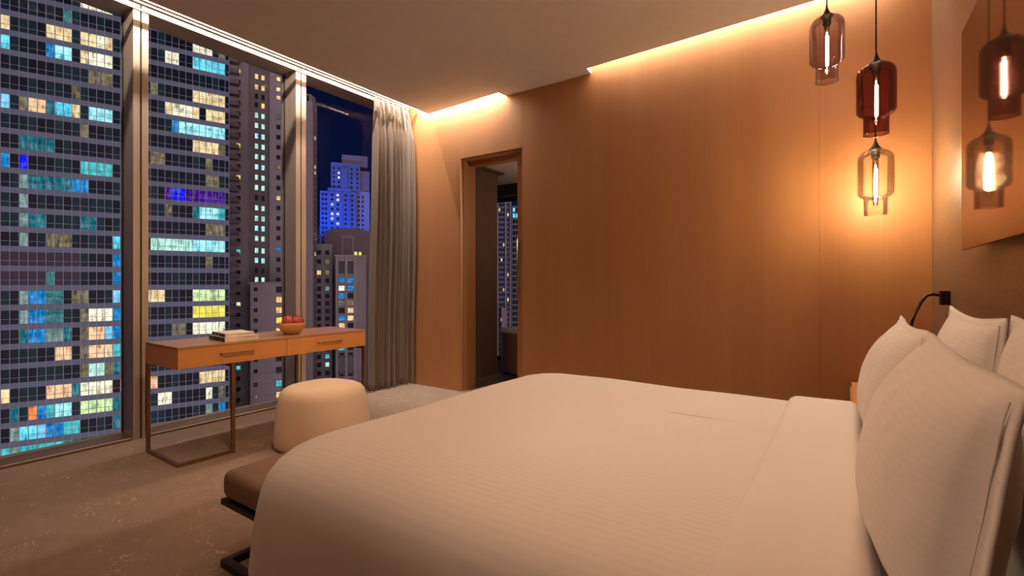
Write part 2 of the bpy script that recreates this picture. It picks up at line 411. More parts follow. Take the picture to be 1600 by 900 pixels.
tag(obj('trim_8', B((XW, XW+.016, -3, YB-.004, 3.142, 3.156), bevel=.002), M['rail_white']), kind='structure', label='pale strip imitating the highlight along the window head edge')  # added white strip; paints in the highlight on the header's front edge
ra = thing('curtain_rail', 'front white curtain rail running along the ceiling edge', 'curtain rail', (-3.95, 0, 3.066), group=None)
obj('track', B((-.016, .016, -3, YB-.01, 0, .022), bevel=.003), M['rail_white'], ra)
ra = thing('curtain_rail', 'rear white curtain rail from which the gathered curtain hangs', 'curtain rail', (-4.10, 0, 3.112))
obj('track', B((-.018, .018, -3, YB-.01, 0, .022), bevel=.003), M['rail_white'], ra)

# curtain
def curtain():
    bm = bmesh.new(); nu, nv = 200, 40; rows = []
    for j in range(nv+1):
        t = j/nv; z = 3.105*(1-t) + .012*t
        row = []
        for i in range(nu+1):
            u = i/nu
            y0 = 3.40 - .055*math.sin(min(1, t*1.6)*math.pi/2)   # free edge drifts out below the heading
            y = y0 + u*(3.872-y0)
            sp = min(1, t/.12)
            ph = u*math.pi*2*8.5 + .7*math.sin(u*9+t*1.5)
            amp = .022 + .050*sp
            f = math.sin(ph)*amp*(.75+.35*math.sin(u*13+2)) + .012*math.sin(ph*2.3+t*2)*sp
            if t < .075: f += .008*math.sin(u*math.pi*2*26)
            x = -4.10 + f + .03*u*sp + .035*sp*math.sin(min(1, t*1.3)*math.pi)
            y += .010*math.cos(ph)*sp
            row.append((x, y, z))
        rows.append(row)
    return shell(rows, (-.003, 0, 0))
cu = thing('curtain', 'grey-taupe floor-length pleated curtain gathered in the window corner', 'curtain', (0, 0, 0))
obj('drape', curtain(), M['curtain'], cu, smooth=True)
bm = bmesh.new()
for k in range(7):
    y = 3.42 + k*.072
    tube(bm, [(-4.083, y, 3.10), (-4.062, y, 3.03), (-4.060, y, 2.975)], [.010, .011, .005], 8)
obj('pinch_pleats', bm, M['curtain'], cu, smooth=True)

# ------------------------------------------------------------------ headboard wall fittings
pn = thing('wall_panel', 'large glossy brown wall panel mirroring the pendants above the pillows', 'wall panel', (XH, 1.2, 1.279))
obj('face', B((-.052, -.040, -1.6, 1.44, 0, .875), bevel=.002), M['lacquer'], pn)
obj('backing_frame', B((-.040, 0, -1.5, 1.30, .03, .84)), M['panel_edge'], pn)

rl = thing('reading_lamp', 'black gooseneck reading lamp on wall block beside the far pillows', 'reading lamp', (XH, 3.30, 1.07))
obj('wall_mount', B((-.04, 0, -.028, .028, -.036, .036), bevel=.003), M['black_metal'], rl)
pts = []
for q in ((-.04, 0, .012), (-.065, -.005, .018), (-.09, -.01, .010), (-.112, -.02, -.022), (-.132, -.035, -.065), (-.150, -.05, -.12), (-.165, -.06, -.18)): pts.append(q)
bm = bmesh.new(); tube(bm, pts, .0075, 10); obj('gooseneck', bm, M['black_metal'], rl, smooth=True)
bm = bmesh.new(); tube(bm, [(-.164, -.06, -.175), (-.175, -.066, -.235)], [.012, .015], 14); obj('lamp_head', bm, M['black_metal'], rl, smooth=True)

ns = thing('nightstand', 'oak nightstand between the bed and the wood wall', 'nightstand', (.04, 2.95, 0))
obj('body', B((0, .385, 0, .90, .04, .482), bevel=.003), M['wall_wood'], ns)
obj('top', B((-.004, .385, -.004, .905, .484, .502), bevel=.003), M['desk_wood'], ns)
dw = obj('drawer', B((-.012, -.001, .01, .89, .24, .474), bevel=.002), M['wall_wood'], ns)
obj('handle', B((-.030, -.012, .35, .55, .36, .372), bevel=.002), M['handle_metal'], dw)

# ------------------------------------------------------------------ pendants
def pendant(loc, mat, label, ztop_cord):
    t = thing('pendant_lamp', label, 'pendant lamp', loc, group='pendants above the nightstand')     # loc = centre of shade bottom
    H = .387; bm = bmesh.new()
    prof = [(.058, 0), (.058, .085), (.060, .098), (.078, .108), (.0885, .122), (.090, .135), (.090, .320), (.086, .345), (.070, .366), (.045, .380), (.022, .386)]
    lathe(bm, prof, 40, closed=False)
    lathe(bm, [(r-.003, z+(-.0 if z < .1 else -.003)) for r, z in prof], 40, closed=False)
    obj('glass_shade', bm, mat, t, smooth=True)
    bm = bmesh.new(); lathe(bm, [(.0592, -.0015), (.0592, .002), (.0545, .002), (.0545, -.0015), (.0592, -.0015)], 40, closed=False)
    obj('rim', bm, M['clear'] if mat is M['clear'] else mat, t, smooth=True)
    bm = bmesh.new(); lathe(bm, [(.004, .455), (.006, .43), (.012, .415), (.020, .398), (.030, .388), (.031, .378), (.021, .374), (.021, .335), (.019, .330)], 24)
    obj('socket', bm, M['black_metal'], t, smooth=True)
    bm = bmesh.new(); lathe(bm, [(.014, .332), (.014, .318), (.015, .31), (.015, .07), (.010, .055), (.002, .05)], 20, closed=False)
    bu = obj('tube_bulb', bm, M['bulb'], t, smooth=True)
    bm = bmesh.new()
    tube(bm, [(0, 0, .29), (0, 0, .09)], .0026, 8)
    for k in range(3):
        a = k*2.1; tube(bm, [(.008*math.cos(a), .008*math.sin(a), .265), (.008*math.cos(a), .008*math.sin(a), .105)], .0012, 5)
    obj('filament', bm, M['filament_clear' if mat is M['clear'] else 'filament'], bu)
    bm = bmesh.new(); lathe(bm, [(.014, .334), (.014, .312), (.006, .300), (.006, .288)], 16); obj('bulb_cap', bm, M['handle_metal'], bu, smooth=True)
    bm = bmesh.new(); tube(bm, [(0, 0, .45), (0, 0, ztop_cord-loc[2])], .0032, 8)
    obj('cord', bm, M['black_metal'], t, smooth=True)
    return t
pendant((.140, 3.281, 1.951), M['rose'], 'red-brown glass pendant lamp hanging directly above the clear one', 2.985)
pendant((.148, 3.542, 1.545), M['clear'], 'clear glass pendant lamp, lowest of the three', 2.985)
pendant((-.087, 3.400, 2.330), M['smoke'], 'smoky grey glass pendant lamp, highest and left of the other two', 2.985)

# ------------------------------------------------------------------ bed
def rr(x0, x1, y0, y1, rf, rb, n=10, m=14):
    """outline of a rounded rectangle: rf = radius at the foot corners (x0), rb at the head corners"""
    pts = []
    def arc(cx, cy, r, a0, a1):
        for i in range(n+1):
            a = a0 + (a1-a0)*i/n; pts.append((cx+r*math.cos(a), cy+r*math.sin(a)))
    def seg(p, q):
        for i in range(1, m): pts.append((p[0]+(q[0]-p[0])*i/m, p[1]+(q[1]-p[1])*i/m))
    pi = math.pi
    arc(x0+rf, y0+rf, rf, pi, 1.5*pi); seg((x0+rf, y0), (x1-rb, y0)); arc(x1-rb, y0+rb, rb, 1.5*pi, 2*pi)
    seg((x1, y0+rb), (x1, y1-rb)); arc(x1-rb, y1-rb, rb, 0, .5*pi); seg((x1-rb, y1), (x0+rf, y1)); arc(x0+rf, y1-rf, rf, .5*pi, pi)
    seg((x0, y1-rf), (x0, y0+rf))
    return pts
def draped(x0, x1, y0, y1, rf, rb, prof, wob=0):
    """prof: list of (inset, z) from the middle of the top outwards and down"""
    bm = bmesh.new(); rings = []
    for ins, z in prof:
        o = rr(x0+ins, x1-ins*.25, y0+ins, y1-ins, max(.02, rf-ins*.8), max(.008, rb-ins*.05))
        ring = []
        for i, (x, y) in enumerate(o):
            k = max(0, (prof[4][1]-z))*wob
            dx = noise.noise(Vector((x*3, y*3, .3)))*k
            zz = z + .012*noise.noise(Vector((x*1.6, y*1.6, 5)))*(1 if ins > .06 else .3)
            ring.append(bm.verts.new((x+dx, y+dx*.6, zz)))
        rings.append(ring)
    n = len(rings[0])
    for a, b in zip(rings, rings[1:]):
        for i in range(n): bm.faces.new((a[i], a[(i+1) % n], b[(i+1) % n], b[i]))
    bm.faces.new(rings[0])
    return bm
bed = thing('bed', 'large double bed filling the foreground under white bedding', 'bed', (0, 0, 0))
obj('bed_base', B((-1.50, .42, 1.02, 2.68, .03, .22), bevel=.01), M['bench'], bed)
obj('mattress', B((-1.56, .42, .98, 2.72, .225, .545), bevel=.05, seg=4), M['sheet'], bed)
prof = [(.80, .598), (.6, .598), (.4, .597), (.31, .594), (.24, .589), (.18, .581), (.13, .569), (.09, .552), (.06, .530), (.038, .50), (.022, .455), (.012, .40), (.004, .33), (0, .26), (-.004, .205), (-.002, .195), (.006, .192)]
dv = obj('duvet', draped(-1.765, .05, .80, 2.865, .30, .03, prof, .12), M['linen'], None, smooth=True)
tag(dv, 'smooth white duvet spread over the bed with rounded foot corners', 'duvet')
# turned-down sheet over the head end of the duvet
bm = bmesh.new()
pf = []
yy0, yy1 = .792, 2.873
prof2 = [(yy0-.004, .20), (yy0, .30), (yy0+.004, .42), (yy0+.026, .475), (yy0+.062, .545), (yy0+.095, .572), (yy0+.14, .590), (yy0+.20, .603)]
line = prof2 + [(yy0+.3+ (yy1-yy0-.6)*i/16, .611) for i in range(17)] + [(yy0+yy1-y, z) for y, z in reversed(prof2)]
nx = 14; x0, x1 = -.213, .060
rows = []
for i in range(nx+1):
    x = x0 + (x1-x0)*i/nx
    e = min(i, nx-i)/nx
    dz = 0 if e > .12 else -.012*(1-e/.12)**2
    if i > nx*.86: dz -= .03*((i/nx-.86)/.14)**2
    rows.append([(x + .004*noise.noise(Vector((y*2, z, 1))), y, z+dz+.004*noise.noise(Vector((x*5, y*2, 0)))) for y, z in line])
bm = shell(rows, (0, 0, .007))
tag(obj('folded_sheet', bm, M['sheet'], None, smooth=True), 'white top sheet folded back in a band across the duvet by the pillows', 'sheet')

def pillow(name, label, center, W, H, T, lean, sag=.05, seed=0, yaw=0):
    bm = bmesh.new(); nu, nv = 44, 30
    top, bot = {}, {}
    fl = .045
    for sgn, dct in ((1, top), (-1, bot)):
        for j in range(nv+1):
            for i in range(nu+1):
                u = -1+2*i/nu; v = -1+2*j/nv
                # outline with drawn-out corners
                hw = W/2*(1-.045*(1-v*v)); hh = H/2*(1-sag*2*(1-u*u)*(1 if v > 0 else .25))
                cu_ = 1-.03*abs(u*v)**5; y = u*hw*cu_; z = v*hh*(1-.05*abs(u*v)**5)
                au = min(1, abs(u)/(1-fl*2/W)); av = min(1, abs(v)/(1-fl*2/H*.6))
                th = T*((1-au**2.4)*(1-av**2.2))**.55 if au < 1 and av < 1 else 0
                th *= 1 + .12*v*-1
                th += .004
                wr = .008*noise.noise(Vector((y*6+seed, z*6, seed))) + .004*noise.noise(Vector((y*14, z*14+seed, 3)))
                x = -sgn*(th*(1 if sgn == 1 else .6)) + wr*(1 if th > .01 else .5)
                if (i in (0, nu) or j in (0, nv)): 
                    if sgn == -1: dct[i, j] = top[i, j]; continue
                    x = wr*.5
                dct[i, j] = bm.verts.new((x, y, z))
    for dct in (top, bot):
        for j in range(nv):
            for i in range(nu):
                q = (dct[i, j], dct[i+1, j], dct[i+1, j+1], dct[i, j+1])
                bm.faces.new(q)
    ob = obj(name, bm, M['pillow'], None, smooth=True)
    ob.location = center; ob.rotation_euler = (0, lean, yaw)
    # stitched seam inside the flange
    hw = W/2-fl; hh = H/2*(1-.02)
    for s in (-1, 1):
        bm = bmesh.new()
        pts = []
        for k in range(16):
            v = -.9+1.8*k/15
            yy = s*(W/2*(1-.045*(1-v*v))-fl); zz = v*hh*.97
            pts.append((-.0080+.004*noise.noise(Vector((yy*6+seed, zz*6, seed)))+.002*noise.noise(Vector((yy*14, zz*14+seed, 3))), yy, zz))
        tube(bm, pts, .0016, 5)
        obj('seam', bm, M['sheet'], ob)
    return tag(ob, label, 'pillow', 'pillows leaning at the head of the bed')
R = math.radians
pillow('pillow', 'white pillow propped at the back against the wall, farther column', (.350, 2.300, .812), .92, .505, .075, R(4), .07, 1)
pillow('pillow', 'white pillow propped at the back against the wall, nearer column', (.355, 1.400, .817), .96, .515, .075, R(5), .07, 2)
pillow('pillow', 'white pillow leaning in front in the farther column', (.165, 2.270, .778), .90, .49, .115, R(9), .06, 3)
pillow('pillow', 'large white pillow in front, nearest the camera, with stitched border', (.160, 1.345, .780), .95, .49, .125, R(9), .045, 4)

# ------------------------------------------------------------------ bench
bn = thing('bench', 'low taupe leather bench on black metal frame at the foot of the bed', 'bench', (-2.08, .95, 0))
bm = B((0, .31, 0, 1.40, .277, .392), bevel=.035, seg=5)
obj('cushion', bm, M['bench'], bn, smooth=True)
obj('seat_frame', B((0, .31, 0, 1.40, .253, .276), bevel=.002, seg=1), M['black_metal'], bn)
for y in (0, 1.10):
    obj('leg', B((0, .03, y, y+.30, 0, .03), (.28, .31, y, y+.30, 0, .03), (.03, .28, y, y+.03, 0, .03), (.03, .28, y+.27, y+.30, 0, .03), (.28, .31, y+.27, y+.30, .03, .252), (0, .03, y+.27, y+.30, .03, .252)), M['black_metal'], bn)

# ------------------------------------------------------------------ pouf
pf = thing('pouf', 'cream leather pouf stool standing in front of the desk', 'pouf', (-3.08, 2.10, 0), R(8))
bm = bmesh.new()
lathe(bm, [(.27, 0), (.292, .012), (.298, .04), (.294, .14), (.282, .26), (.268, .345), (.258, .378), (.240, .402), (.212, .418), (.17, .427), (.10, .432), (.03, .434)], 56, sq=2.7)
obj('upholstery', bm, M['pouf'], pf, smooth=True)

# ------------------------------------------------------------------ desk
dk = thing('desk', 'slim oak desk with two drawers in front of the window', 'desk', (-3.90, 1.303, 0))
LY = 1.425
obj('tabletop', B((0, .50, 0, LY, .727, .745), bevel=.0015, seg=1), wood('desk_top_veneer', (.40, .20, .09), (.52, .28, .13), 'y', .28, spec=.5), dk)
obj('carcass', B((0, .482, 0, LY, .605, .7265)), M['desk_wood'], dk)
for a, b in ((.001, LY/2-.0015), (LY/2+.0015, LY-.001)):
    d_ = obj('drawer', B((.4825, .50, a, b, .6065, .726), bevel=.0012, seg=1), M['desk_wood'], dk)
    c_ = (a+b)/2
    obj('handle', B((.517, .527, c_-.108, c_+.108, .673, .683), (.5, .517, c_-.108, c_-.098, .673, .683), (.5, .517, c_+.098, c_+.108, .673, .683), bevel=.001, seg=1), M['handle_metal'], d_)
g = .022
obj('leg_frame', B((0, g, 0, g, 0, .604), (0, g, g, .345, .582, .604), (g, .50, 0, g, 0, g), (.50-g, .50, g, .345, 0, g), (.50-g, .50, .345-g, .345, g, .582), (g, .50, .345-g, .345, .582, .604)), M['bronze'], dk)
obj('leg_frame', B((.50-g, .50, LY-g, LY, 0, .604), (g, .50-g, LY-g, LY, 0, g), (0, g, LY-.345, LY, 0, g), (0, g, LY-.345, LY-.345+g, g, .604), (g, .50-g, LY-g, LY, .582, .604)), M['bronze'], dk)

def book(label, loc, rz, w_, l_, h, cover, spine, patch):
    t = thing('book', label, 'book', loc, rz, 'books stacked on the desk')   # spine towards -y, pages towards +x
    obj('pages', B((-l_+.003, -.004, .003, w_-.004, .003, h-.003)), M['pages'], t)
    obj('cover', B((-l_, 0, 0, w_, 0, .0028), (-l_, 0, 0, w_, h-.0028, h), bevel=.0006, seg=1), cover, t)
    sp = obj('spine', B((-l_, 0, -.003, -.0002, 0, h), bevel=.0008, seg=1), spine, t)
    for a, b, m in patch: obj('spine_print', B((a*-l_, b*-l_, -.0042, -.0031, h*.22, h*.78)), m, sp)
    return t
book('larger closed book with grey spine, lower of the two on the desk', (-3.455, 1.605, .7455), R(-5), .225, .275, .030, M['cover_cream'], M['cover_grey'], [(.18, .02, M['cover_navy']), (.62, .3, M['cover_black'])])
book('smaller closed book with black spine, on top of the grey one', (-3.480, 1.618, .7760), R(-7), .190, .245, .022, M['cover_cream'], M['cover_black'], [(.5, .42, M['mark']), (.8, .68, M['mark'])])

# bowl with pomegranates
bx, by = -3.560, 2.150
bw = thing('bowl', 'turned wooden bowl of red fruit on the desk', 'bowl', (bx, by, .7455))
bm = bmesh.new(); lathe(bm, [(.045, 0), (.055, .004), (.080, .030), (.097, .062), (.101, .088), (.098, .090), (.094, .086), (.088, .060), (.070, .030), (.040, .014), (.01, .012)], 40)
obj('bowl_shell', bm, M['bowl_wood'], bw, smooth=True)
def fruit(loc, label, tilt):
    t = thing('pomegranate', label, 'fruit', loc, 0, 'pomegranates in the wooden bowl'); t.rotation_euler = tilt
    bm = bmesh.new(); bmesh.ops.create_icosphere(bm, subdivisions=3, radius=.043)
    for v in bm.verts:
        v.co.z *= .92; v.co += v.co.normalized()*.0016*noise.noise(v.co*60)
        if v.co.z > .028: v.co.z += .003
    obj('skin', bm, M['fruit'], t, smooth=True)
    bm = bmesh.new(); n_ = 6
    lathe(bm, [(.006, .032), (.007, .040), (.010, .048), (.0085, .048), (.0055, .040), (.004, .034)], 12, closed=False)
    obj('crown', bm, M['fruit'], t, smooth=True)
for (dx, dy, z, lab, ti) in ((.024, -.050, .072, 'red pomegranate at the left of the bowl', (.5, .4, 0)), (.042, .006, .078, 'red pomegranate at the front middle of the bowl', (.1, .2, 1)), (.002, .054, .074, 'red pomegranate at the right of the bowl', (-.4, .3, 0)), (-.045, -.005, .082, 'red pomegranate at the back of the bowl', (.0, -.1, 0))):
    fruit((bx+dx, by+dy, .7455+z+.019), lab, ti)

# ------------------------------------------------------------------ the city outside
tag(obj('ground', B((-900, 300, 12, 1200, -91, -90)), M['ground']), kind='structure')
FH = 3.3
def heading(k): return math.radians(34.3 + (k-8.5)*.154)
pan = 1.115
KN = 30
pos = {14: Vector((-21.93*FH, 27.17*FH))}
for k in range(14, KN): pos[k+1] = pos[k] + Vector((math.cos(heading(k+.5)), math.sin(heading(k+.5))))*pan
for k in range(14, -1, -1): pos[k-1] = pos[k] - Vector((math.cos(heading(k-.5)), math.sin(heading(k-.5))))*pan
pos[-1] = pos[0] - Vector((math.cos(heading(-.5)), math.sin(heading(-.5))))*pan*.42
lastx = pos[29] + (pos[30]-pos[29])*.62; pos[30] = lastx
def zrow(n): return .67 + FH*n
gt = thing('glass_tower', 'tall curved apartment tower with glass bands and many lit windows', 'building', (*P(*pos[14]), 0))
o0 = Vector((*P(*pos[14]), 0))
def tp(k, off=0):       # world xy (relative to the tower empty) of mullion line k, moved off metres towards us
    a = heading(k); p = pos[k] + Vector((math.sin(a), -math.cos(a)))*off
    q = P(*p); return (q[0]-o0.x, q[1]-o0.y)
NLO, NHI = -10, 17
# core
bm = bmesh.new()
out = [tp(k, -.35) for k in range(-1, KN+1)]
back = [tp(k, -22) for k in range(KN, -2, -1)]
prism(bm, out+back, -88, zrow(NHI))
obj('tower_core', bm, M['dark3'], gt)
def quadbox(bm, k0, k1, z0, z1, o0_, o1_, ka=0, kb=0):
    a0 = Vector(tp(k0, o0_)); b0 = Vector(tp(k1, o0_)); a1 = Vector(tp(k0, o1_)); b1 = Vector(tp(k1, o1_))
    d = (b0-a0).normalized(); a0 += d*ka; a1 += d*ka; b0 -= d*kb; b1 -= d*kb
    prism(bm, [a0, b0, b1, a1], z0, z1)
# mullions, transoms
for k in range(-1, KN+1):
    bm = bmesh.new(); a = Vector(tp(k, .0)); h_ = heading(k); w_ = .045
    kk = min(k+1, KN) ; kj = max(k-1, -1)
    d = (Vector(tp(kk))-Vector(tp(kj))).normalized(); nrm = Vector((d.y, -d.x))
    prism(bm, [a-d*w_, a+d*w_, a+d*w_+nrm*.10, a-d*w_+nrm*.10], zrow(NLO), zrow(NHI))
    obj('mullion', bm, M['mullion'], gt)
for n_ in range(NLO, NHI):
    bm = bmesh.new()
    for k in range(-1, KN): quadbox(bm, k, k+1, zrow(n_)+.80, zrow(n_)+.86, -.02, .06)
    obj('transom', bm, M['mullion'], gt)
# spandrel panels: the nearest 300 as pieces, the rest joined
cells = sorted([(pos[k].length, k, n_) for k in range(-1, KN) for n_ in range(NLO, NHI) if -9 <= n_ <= 15 or k > -9])
cells = sorted(cells, key=lambda c: (c[0]**2 + (zrow(c[2])-1.15)**2))
rest = bmesh.new()
for i, (_, k, n_) in enumerate(cells):
    if i < 300:
        bm = bmesh.new(); quadbox(bm, k, k+1, zrow(n_)-FH*.295, zrow(n_), -.1, .04, .03, .03); obj('spandrel_panel', bm, M['spandrel'], gt)
    else: quadbox(rest, k, k+1, zrow(n_)-FH*.295, zrow(n_), -.1, .04, .03, .03)
obj('spandrel_panels', rest, M['spandrel'], gt)['kind'] = 'stuff'
# lit windows, and lower-left neon reflections painted as emission: row -> [(first pane, last pane, look)]
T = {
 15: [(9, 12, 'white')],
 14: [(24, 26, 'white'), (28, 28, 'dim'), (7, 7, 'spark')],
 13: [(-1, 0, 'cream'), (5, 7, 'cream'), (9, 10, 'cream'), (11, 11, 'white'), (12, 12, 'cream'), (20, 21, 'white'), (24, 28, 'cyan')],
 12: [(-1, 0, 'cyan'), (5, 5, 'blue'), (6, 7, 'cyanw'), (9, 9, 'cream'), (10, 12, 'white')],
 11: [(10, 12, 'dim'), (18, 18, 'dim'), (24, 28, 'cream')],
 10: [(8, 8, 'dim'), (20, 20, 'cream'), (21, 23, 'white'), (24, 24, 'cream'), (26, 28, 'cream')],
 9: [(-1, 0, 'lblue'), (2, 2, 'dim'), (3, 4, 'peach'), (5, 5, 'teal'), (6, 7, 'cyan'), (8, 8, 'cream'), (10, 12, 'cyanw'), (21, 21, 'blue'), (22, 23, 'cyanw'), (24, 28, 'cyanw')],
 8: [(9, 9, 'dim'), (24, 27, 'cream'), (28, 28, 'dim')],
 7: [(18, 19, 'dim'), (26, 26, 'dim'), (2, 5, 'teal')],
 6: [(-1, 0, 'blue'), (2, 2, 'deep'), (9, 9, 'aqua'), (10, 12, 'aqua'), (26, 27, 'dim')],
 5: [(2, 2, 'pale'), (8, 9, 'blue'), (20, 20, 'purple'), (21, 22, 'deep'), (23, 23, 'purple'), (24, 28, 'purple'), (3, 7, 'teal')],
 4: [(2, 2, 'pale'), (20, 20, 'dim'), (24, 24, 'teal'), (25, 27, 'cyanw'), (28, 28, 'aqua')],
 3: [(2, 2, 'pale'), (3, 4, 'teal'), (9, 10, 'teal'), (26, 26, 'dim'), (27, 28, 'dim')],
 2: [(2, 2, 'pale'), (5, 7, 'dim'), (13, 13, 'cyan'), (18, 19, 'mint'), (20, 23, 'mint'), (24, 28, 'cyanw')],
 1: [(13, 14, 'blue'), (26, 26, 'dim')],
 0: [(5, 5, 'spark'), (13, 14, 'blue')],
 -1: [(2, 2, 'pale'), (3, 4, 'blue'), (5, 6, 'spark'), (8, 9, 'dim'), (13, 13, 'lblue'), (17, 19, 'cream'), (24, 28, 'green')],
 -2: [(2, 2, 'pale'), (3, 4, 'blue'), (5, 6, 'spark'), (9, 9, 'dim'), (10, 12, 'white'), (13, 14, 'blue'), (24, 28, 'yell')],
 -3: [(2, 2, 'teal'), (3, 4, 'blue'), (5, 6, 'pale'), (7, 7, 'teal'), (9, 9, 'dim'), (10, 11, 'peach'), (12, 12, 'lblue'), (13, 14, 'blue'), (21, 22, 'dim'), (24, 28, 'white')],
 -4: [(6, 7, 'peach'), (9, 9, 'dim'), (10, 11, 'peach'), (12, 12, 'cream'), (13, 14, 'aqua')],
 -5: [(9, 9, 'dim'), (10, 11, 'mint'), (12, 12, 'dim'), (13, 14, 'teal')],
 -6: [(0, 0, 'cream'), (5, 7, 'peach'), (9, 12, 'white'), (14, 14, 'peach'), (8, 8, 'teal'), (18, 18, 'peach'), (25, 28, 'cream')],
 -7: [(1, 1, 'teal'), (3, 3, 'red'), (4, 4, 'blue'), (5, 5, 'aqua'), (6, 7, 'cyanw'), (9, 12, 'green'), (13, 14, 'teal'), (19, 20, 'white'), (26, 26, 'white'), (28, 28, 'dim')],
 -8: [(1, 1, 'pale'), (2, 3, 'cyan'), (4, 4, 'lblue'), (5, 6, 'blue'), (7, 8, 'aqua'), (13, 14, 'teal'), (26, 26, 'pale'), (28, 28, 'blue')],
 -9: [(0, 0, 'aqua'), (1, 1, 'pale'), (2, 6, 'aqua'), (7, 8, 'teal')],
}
look = {}
for n_, l_ in T.items():
    for a, b, c in l_:
        for k in range(a, b+1): look[k, n_] = c
litc = [c for c in cells if (c[1], c[2]) in look]; darkc = [c for c in cells if (c[1], c[2]) not in look]
single = set((c[1], c[2]) for c in (litc + darkc)[:300])
joined = {}
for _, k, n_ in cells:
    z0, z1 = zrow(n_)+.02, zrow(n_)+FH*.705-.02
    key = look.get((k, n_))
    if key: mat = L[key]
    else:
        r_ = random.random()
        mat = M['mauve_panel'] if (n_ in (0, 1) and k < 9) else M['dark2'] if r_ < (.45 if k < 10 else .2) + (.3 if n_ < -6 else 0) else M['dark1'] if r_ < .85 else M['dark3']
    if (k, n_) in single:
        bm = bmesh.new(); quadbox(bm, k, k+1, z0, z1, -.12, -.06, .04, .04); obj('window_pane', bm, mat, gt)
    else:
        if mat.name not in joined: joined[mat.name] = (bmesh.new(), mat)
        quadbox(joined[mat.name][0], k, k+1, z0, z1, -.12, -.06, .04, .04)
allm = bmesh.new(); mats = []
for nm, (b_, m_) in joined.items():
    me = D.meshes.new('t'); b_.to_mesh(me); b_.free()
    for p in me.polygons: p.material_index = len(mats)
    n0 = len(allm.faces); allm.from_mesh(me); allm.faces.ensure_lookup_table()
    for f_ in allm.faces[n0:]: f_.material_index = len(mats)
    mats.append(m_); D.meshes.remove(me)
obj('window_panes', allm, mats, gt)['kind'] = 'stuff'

# generic block building in camera-aligned local frame: x right, y away, z up, scale = distance/758 m per px
FRM = {}
def win_mesh(w_, h_):
    key = (round(w_, 2), round(h_, 2))
    if key not in FRM:
        t_ = min(w_, h_)*.10
        bm = B((-w_/2-t_, -w_/2, -.22, .05, 0, h_), (w_/2, w_/2+t_, -.22, .05, 0, h_), (-w_/2-t_, w_/2+t_, -.22, .05, h_, h_+t_), (-w_/2-t_, w_/2+t_, -.30, .05, -t_, 0))
        me = D.meshes.new('window_frame'); bm.to_mesh(me); bm.free(); me.materials.append(M['mauve_dark'])
        FRM[key] = me
    return FRM[key]
PAN = {}
def pane_mesh(w_, h_, mat):
    key = (round(w_, 2), round(h_, 2), mat.name)
    if key not in PAN:
        bm = B((-w_/2, w_/2, -.08, -.02, 0, h_)); me = D.meshes.new('pane'); bm.to_mesh(me); bm.free(); me.materials.append(mat); PAN[key] = me
    return PAN[key]
class Bld:
    """a block building at distance d, given in pixels of its apparent size around bearing x0"""
    def __init__(s, name, label, d, xc, yaw=0):
        s.d = d; s.k = d/758; s.xc = xc; s.phi = math.atan((xc-800)/758); s.D = d/math.cos(s.phi)   # front square to the street axis
        p = P((xc-800)*s.k, d); s.t = thing(name, label, 'building', (p[0], p[1], 0), TH-s.phi+yaw)
    def X(s, x): return s.D*math.tan(math.atan((x-800)/758)-s.phi)
    def Z(s, y): return EYE + (441-y)*s.k
    def block(s, name, x0, x1, y0, y1, near=0, depth=18, mat='mauve', z0=None):
        return obj(name, B((s.X(x0), s.X(x1), near, near+depth, s.Z(y1) if z0 is None else z0, s.Z(y0))), M[mat], s.t)
    def win(s, x, y, w_, h_, near=0, mat=None):
        W_, H_ = w_*s.k*math.cos(s.phi), h_*s.k
        f_ = inst(win_mesh(W_, H_), 'window', s.t, (s.X(x), near, s.Z(y)-H_/2))
        inst(pane_mesh(W_, H_, mat or M['dark3']), 'pane', f_)
# --- mauve tower with balconies
b = Bld('apartment_tower', 'mauve stone tower with balconies and two columns of small lit windows', 154, 400)
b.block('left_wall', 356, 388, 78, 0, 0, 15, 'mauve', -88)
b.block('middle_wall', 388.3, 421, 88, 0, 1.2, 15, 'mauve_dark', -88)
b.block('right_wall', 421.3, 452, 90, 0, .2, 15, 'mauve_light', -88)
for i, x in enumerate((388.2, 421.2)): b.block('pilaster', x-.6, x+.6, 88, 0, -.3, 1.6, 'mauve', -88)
pair = [117.5, 134, 148.5, 162, 178.5, 194.5, 211, 227, 243.5, 259.5, 276, 292, 308, 324, 340.5, 356, 372, 391, 406.5, 422.5, 437]
for i, y in enumerate(pair):
    if i in (0, 1): m1 = m2 = L['warm']
    elif i in (2, 12, 19): m1 = m2 = None
    elif i == 3: m1, m2 = None, L['warm']
    else: m1 = m2 = L['mint'] if i % 3 else L['cyanw']
    b.win(400.8, y, 5, 8, 1.2, m1); b.win(411, y+.6, 5, 8, 1.2, m2)
single_c = [(117.5, 'warm'), (134, 'cream'), (147, 'peach'), (178, 'dim'), (194, None), (210, None), (226, None), (242, None), (258, 'dim'), (274.6, None), (291, None), (307, 'warm'), (323, None), (339, None), (355, None), (370.6, None), (389, 'blue'), (405, None), (421, None), (437, None)]
for y, m_ in single_c: b.win(435, y, 6, 6.5, .2, L[m_] if m_ else None)
# balconies
for i in range(34):
    y = 100 + 16.3*i
    lm = {1: 'warm', 3: None, 8: 'warm', 11: 'warm', 18: 'aqua', 23: 'green', 29: 'aqua', 33: 'blue'}.get(i)
    b.win(372.5, y, 6, 6, 0, L[lm] if lm else None)
    f_ = obj('balcony', B((b.X(352), b.X(374), -2.6, -.02, b.Z(y+7.5), b.Z(y+6.2)), (b.X(352), b.X(374), -2.6, -2.45, b.Z(y+6.2), b.Z(y+1.6)), (b.X(373.5), b.X(374), -2.45, -.02, b.Z(y+6.2), b.Z(y+1.6))), M['mauve_dark'], b.t)
b.t['label'] = 'mauve stone tower with balconies, right beside the curved glass tower'
